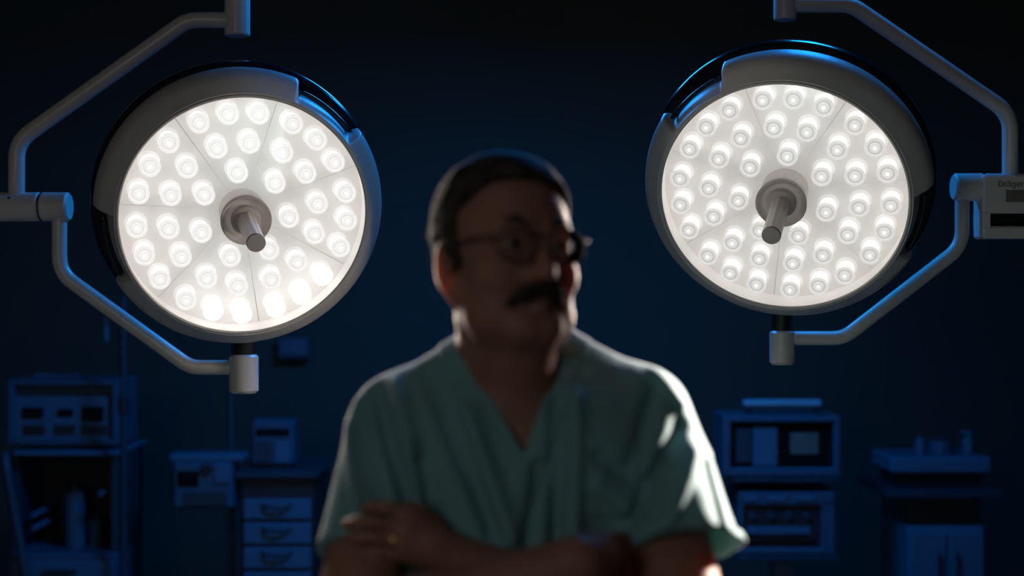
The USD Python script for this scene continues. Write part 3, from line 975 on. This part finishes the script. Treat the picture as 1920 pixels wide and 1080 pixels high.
# vaporiser and bellows in the open bay
for k, (x0, x1, y0, y1, mm_) in enumerate(((122, 160, 920, 1020, 'pale_panel'), (166, 192, 975, 1030, 'cream_plastic'))):
    c0, c1 = P((x0 + x1) / 2, y1, DB + .12), P((x0 + x1) / 2, y0, DB + .12)
    vz = obj('vaporiser', cyl(V(c0[0], c0[1], .555 if k == 0 else c0[2] - .16), c1, (x1 - x0) / 2 * (DB + .12) / FPX, n=28), mm_, t)
    obj('dial', cyl(c1 - V(0, 0, .005), c1 + V(0, 0, .03), (x1 - x0) / 2.6 * (DB + .12) / FPX, n=24), 'charcoal', vz)
for px, py in ((62, 966), (64, 990), (188, 926)):
    c0 = P(px, py, DB + .0)
    obj('flow_knob', cyl(c0, c0 + V(0, .30, 0), .011, .013, n=18), 'pale_panel', t)
hp_ = rounded_path([P(8, 850, DB - .06), P(12, 880, DB - .08), P(48, 1075, DB - .08), P(62, 1180, DB - .06), P(62, 1200, DB - .03)], .15, 12)
obj('breathing_hose', tube(hp_, .017, 16), 'hose_rubber', t, True, 'ribbed grey breathing hose slanting down')

# IV pole
ip = P(232, 600, DB - .12)
t = thing('iv_pole', 'slim upright drip pole right of the anaesthesia machine', 'drip stand', (ip[0], ip[1], 0))
obj('pole', cyl((ip[0], ip[1], .08), P(232, 556, DB - .12), .011, n=20), 'grey_metal', t)
hk = P(232, 562, DB - .12)
for sx, name in ((-1, 'hook'), (1, 'hook')):
    obj(name, tube(rounded_path([hk, hk + V(sx * .05, 0, .005), hk + V(sx * .068, 0, -.03), hk + V(sx * .062, 0, -.06)], .02), .005, 10), 'grey_metal', t, True)
kb = P(232, 760, DB - .12)
obj('clamp', cyl(kb + V(0, 0, -.03), kb + V(0, 0, .03), .02, n=18), 'charcoal', t)
stand_base(t, ip[0], ip[1], .2)
bag = P(199, 617, DB - .12)
t = thing('drip_clip', 'small blue-lit drip chamber hanging on the left hook of the drip pole', 'drip chamber', bag)
obj('chamber', cyl(bag + V(0, 0, -.045), bag + V(0, 0, .012), .010, n=18), 'bottle_plastic', t)
obj('hanger', tube([bag + V(0, 0, .010), bag + V(-.002, 0, .03), bag + V(-.0015, 0, .0515)], .003, 8), 'bottle_plastic', t, True)

# pump on a second pole
ip = P(433, 860, DB + .1)
t = thing('infusion_pump', 'squat infusion pump clamped to a pole, left of the drawer trolley', 'infusion pump', (ip[0], ip[1], 0))
obj('pole', cyl((ip[0], ip[1], .08), P(433, 705, DB + .1), .013, n=20), 'grey_metal', t)
stand_base(t, ip[0], ip[1], .19)
m = obj('pump_body', B(322, 866, 436, 955, DB - .05, .14, .012), 'cream_plastic', t)
obj('top_rail', B(316, 852, 456, 866, DB - .04, .12, .006), 'pale_panel', t)
obj('display', B(332, 884, 372, 912, DB - .056, .012, .002), 'black_glass', m)
c0 = P(386, 880, DB - .06)
obj('dial', cyl(c0, c0 + V(0, .03, 0), .022, n=28), 'charcoal', m)
obj('bright_panel', B(402, 870, 432, 906, DB - .058, .014, .003), 'pale_panel', m, label='pale panel beside the dial')
obj('keypad', B(345, 922, 425, 946, DB - .055, .012, .002), 'grey_metal', m)
obj('pole_clamp', box((ip[0] - .03, DB + .07, P(0, 930, DB)[2]), (ip[0] + .03, DB + .13, P(0, 895, DB)[2]), .005), 'charcoal', t)

# drawer trolley with a small monitor
DT = DB + .0
tx0, tx1 = P(452, 900, DT), P(590, 900, DT)
t = thing('drawer_trolley', 'tall drawer trolley under the small monitor, just left of the man', 'trolley', ((tx0[0] + tx1[0]) / 2, DT + .2, 0))
ztop = P(0, 896, DT)[2]
obj('carcass', box((tx0[0], DT, .12), (tx1[0], DT + .42, ztop), .006), 'charcoal', t)
obj('worktop', box((tx0[0] - .02, DT - .03, ztop), (tx1[0] + .02, DT + .45, ztop + .025), .006), 'grey_metal', t)
zz = [P(0, y, DT)[2] for y in (932, 976, 1022, 1068, 1114, 1165, 1225)]
for z1_, z0_ in zip(zz[:-1], zz[1:]):
    dr = obj('drawer', box((tx0[0] + .012, DT - .022, z0_ + .008), (tx1[0] - .012, DT + .004, z1_ - .006), .004), 'pale_panel', t)
    xm = (tx0[0] + tx1[0]) / 2
    obj('cup_handle', tube([(xm - .055, DT - .024, z1_ - .024), (xm - .04, DT - .038, z1_ - .032), (xm, DT - .042, z1_ - .036), (xm + .04, DT - .038, z1_ - .032), (xm + .055, DT - .024, z1_ - .024)], .006, 10), 'charcoal', dr, True)
for sx in (tx0[0] + .04, tx1[0] - .04):
    for sy in (DT + .05, DT + .37):
        obj('caster', join(cyl((sx - .014, sy, .045), (sx + .014, sy, .045), .045, n=20), cyl((sx, sy, .05), (sx, sy, .13), .012, n=10)), 'dark_rubber', t)
mz = ztop + .025
ma, mb = P(471, 789, DT + .1), P(551, 789, DT + .1)
t = thing('small_monitor', 'small upright monitor with a dark slot, standing on the drawer trolley', 'monitor', ((ma[0] + mb[0]) / 2, DT + .17, mz))
m = obj('housing', box((ma[0], DT + .1, mz + .01), (mb[0], DT + .24, ma[2]), .01), 'cream_plastic', t)
sa, sb = P(480, 804, DT + .1), P(543, 817, DT + .1)
obj('screen', box((sa[0], DT + .094, sb[2]), (sb[0], DT + .11, sa[2]), .002), 'black_glass', m, label='narrow dark screen')
sa, sb = P(481, 828, DT + .1), P(511, 868, DT + .1)
obj('panel', box((sa[0], DT + .095, sb[2]), (sb[0], DT + .11, sa[2]), .002), 'grey_metal', m)
sa, sb = P(516, 828, DT + .1), P(543, 868, DT + .1)
obj('panel', box((sa[0], DT + .095, sb[2]), (sb[0], DT + .11, sa[2]), .002), 'pale_panel', m)
obj('foot', box((ma[0] + .015, DT + .11, mz), (mb[0] - .015, DT + .23, mz + .012), .003), 'charcoal', t)

# box on the wall under the left lamp
wa = P(522, 630, Y1)
t = thing('wall_box', 'faint pale service box on the back wall below the left surgical light', 'wall box', (P(550, 655, Y1)[0], Y1, P(550, 655, Y1)[2]))
a, b = P(520, 632, Y1 - .08), P(580, 672, Y1 - .08)
m = obj('box_body', box((a[0], Y1 - .08, b[2]), (b[0], Y1, a[2]), .006), 'cream_plastic', t)
obj('cover', box((a[0] + .015, Y1 - .088, b[2] + .015), (b[0] - .015, Y1 - .078, a[2] - .015), .003), 'pale_panel', m)

# right: patient monitor over a second device on one stand
DR = DB - .2
sp = P(1467, 1000, DR + .17)
t = thing('equipment_stand', 'wheeled stand that carries two boxed devices, right of the man', 'stand', (sp[0], sp[1], 0))
obj('post', box((sp[0] - .042, DR + .13, .10), (sp[0] + .042, DR + .21, P(0, 1050, DR)[2]), .006), 'pale_panel', t)
for name, x0, x1, y0, y1 in (('lower_shelf', 1380, 1570, 1041.5, 1050), ('upper_shelf', 1372, 1572, 894.5, 904)):
    a, b = P(x0, y0, DR), P(x1, y1, DR)
    obj(name, box((a[0], DR - .02, b[2]), (b[0], DR + .34, a[2]), .003), 'grey_metal', t)
obj('back_post', box((sp[0] - .05, DR + .292, P(0, 1046, DR)[2]), (sp[0] + .05, DR + .335, P(0, 898, DR)[2]), .004), 'charcoal', t)
stand_base(t, sp[0], sp[1], .26)
t = thing('patient_monitor', 'blue-lit patient monitor with a bright carrying bar, upper device on the stand', 'monitor', P(1465, 894, DR + .15))
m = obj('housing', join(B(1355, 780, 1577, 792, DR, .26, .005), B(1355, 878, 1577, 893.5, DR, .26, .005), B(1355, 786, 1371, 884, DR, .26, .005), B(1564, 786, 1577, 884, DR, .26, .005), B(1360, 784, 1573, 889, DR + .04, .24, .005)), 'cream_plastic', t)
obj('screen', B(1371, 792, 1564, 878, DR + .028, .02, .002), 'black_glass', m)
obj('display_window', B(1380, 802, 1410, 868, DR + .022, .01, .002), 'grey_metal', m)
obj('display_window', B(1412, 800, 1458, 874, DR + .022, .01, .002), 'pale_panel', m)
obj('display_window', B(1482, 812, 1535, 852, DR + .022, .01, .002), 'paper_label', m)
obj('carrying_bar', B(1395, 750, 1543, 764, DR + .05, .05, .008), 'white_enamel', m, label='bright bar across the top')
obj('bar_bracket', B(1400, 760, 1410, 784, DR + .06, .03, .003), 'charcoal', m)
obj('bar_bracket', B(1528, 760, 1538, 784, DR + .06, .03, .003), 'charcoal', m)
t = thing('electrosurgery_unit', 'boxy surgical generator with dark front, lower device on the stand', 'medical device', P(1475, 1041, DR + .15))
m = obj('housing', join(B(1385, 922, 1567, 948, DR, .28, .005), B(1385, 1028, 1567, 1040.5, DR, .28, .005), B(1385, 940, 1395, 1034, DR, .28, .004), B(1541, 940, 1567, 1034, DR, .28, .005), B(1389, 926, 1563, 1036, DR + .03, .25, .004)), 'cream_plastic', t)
obj('front_panel', B(1394, 948, 1542, 1028, DR + .018, .02, .002), 'charcoal', m)
obj('socket_strip', B(1400, 988, 1520, 1002, DR + .010, .014, .002), 'pale_panel', m)
for k in range(4):
    c0 = P(1412 + 34 * k, 968, DR + .006)
    obj('knob', cyl(c0, c0 + V(0, .02, 0), .014, n=20), 'grey_metal', m)
obj('switch_strip', B(1400, 1012, 1530, 1020, DR + .012, .012, .002), 'black_glass', m)
for x0, x1 in ((1398, 1420), (1440, 1475), (1490, 1530)):
    obj('top_key', B(x0, 930, x1, 940, DR - .006, .012, .002), 'pale_panel', m)

# far right: cabinet with a tray of bottles
DC = DB - .1
ca, cb_ = P(1702, 990, DC), P(1846, 990, DC)
zt = P(0, 918, DC)[2]
t = thing('instrument_cabinet', 'low instrument cabinet with a wide dark top at the far right', 'cabinet', (P(1772, 0, DC)[0], DC + .2, 0))
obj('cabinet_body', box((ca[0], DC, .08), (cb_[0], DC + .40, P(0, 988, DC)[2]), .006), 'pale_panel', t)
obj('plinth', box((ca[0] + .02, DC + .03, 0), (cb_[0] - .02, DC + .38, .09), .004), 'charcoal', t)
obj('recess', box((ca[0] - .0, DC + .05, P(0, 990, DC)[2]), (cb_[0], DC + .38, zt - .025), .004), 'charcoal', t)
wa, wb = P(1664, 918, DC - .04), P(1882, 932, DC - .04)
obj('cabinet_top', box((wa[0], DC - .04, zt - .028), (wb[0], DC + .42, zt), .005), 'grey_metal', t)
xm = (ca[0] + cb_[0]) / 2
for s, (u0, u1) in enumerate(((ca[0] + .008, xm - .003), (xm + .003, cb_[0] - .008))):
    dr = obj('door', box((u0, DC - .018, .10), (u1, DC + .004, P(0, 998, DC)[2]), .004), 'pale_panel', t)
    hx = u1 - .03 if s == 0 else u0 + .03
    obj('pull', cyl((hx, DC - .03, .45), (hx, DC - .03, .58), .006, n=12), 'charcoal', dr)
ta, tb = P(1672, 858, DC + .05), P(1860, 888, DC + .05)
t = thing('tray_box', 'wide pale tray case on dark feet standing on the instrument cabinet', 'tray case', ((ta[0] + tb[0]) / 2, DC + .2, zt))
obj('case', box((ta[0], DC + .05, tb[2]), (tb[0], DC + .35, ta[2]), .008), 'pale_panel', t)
obj('foot_block', box((ta[0] + .03, DC + .08, zt), (tb[0] - .03, DC + .33, tb[2]), .003), 'dark_rubber', t)
for name, lab, x0, x1, ytop, mm_ in (('bottle', 'narrow upright bottle, leftmost on the tray case', 1716, 1736, 812, 'bottle_plastic'), ('jar', 'broad pale jar in the middle of the tray case', 1742, 1786, 820, 'cream_plastic'), ('spray_bottle', 'blue-lit spray bottle, rightmost on the tray case', 1804, 1826, 808, 'bottle_plastic')):
    d = DC + .18
    c0 = V(((x0 + x1) / 2 - 960) * d / FPX, d, ta[2]); top_z = P(0, ytop, d)[2]
    H = top_z - ta[2]; r = (x1 - x0) / 2 * d / FPX
    t = thing(name, lab, name.replace('_', ' '), c0)
    obj('vessel', place(lathe([(0, 0), (r * .9, 0), (r, .004), (r, H * .58), (r * .85, H * .68), (r * .42, H * .76), (r * .42, H * .84), (0, H * .84)] if name != 'jar' else [(0, 0), (r * .93, 0), (r, .006), (r, H * .74), (r * .9, H * .8), (0, H * .8)], 32), c0, (0, 0, 1)), mm_, t)
    if name == 'spray_bottle':
        hd = obj('nozzle', join(box(c0 + V(-.030, -.012, H * .84), c0 + V(.014, .012, H), .004), cyl(c0 + V(0, 0, H * .8), c0 + V(0, 0, H * .88), r * .5, n=20)), 'pale_panel', t)
        obj('trigger', tube([c0 + V(-.016, 0, H * .86), c0 + V(-.024, 0, H * .76), c0 + V(-.022, 0, H * .66)], .004, 8), 'charcoal', hd, True)
    else:
        obj('stopper', cyl(c0 + V(0, 0, H * (.82 if name == 'bottle' else .79)), c0 + V(0, 0, H), r * (.55 if name == 'bottle' else .94), n=24), 'grey_metal', t)
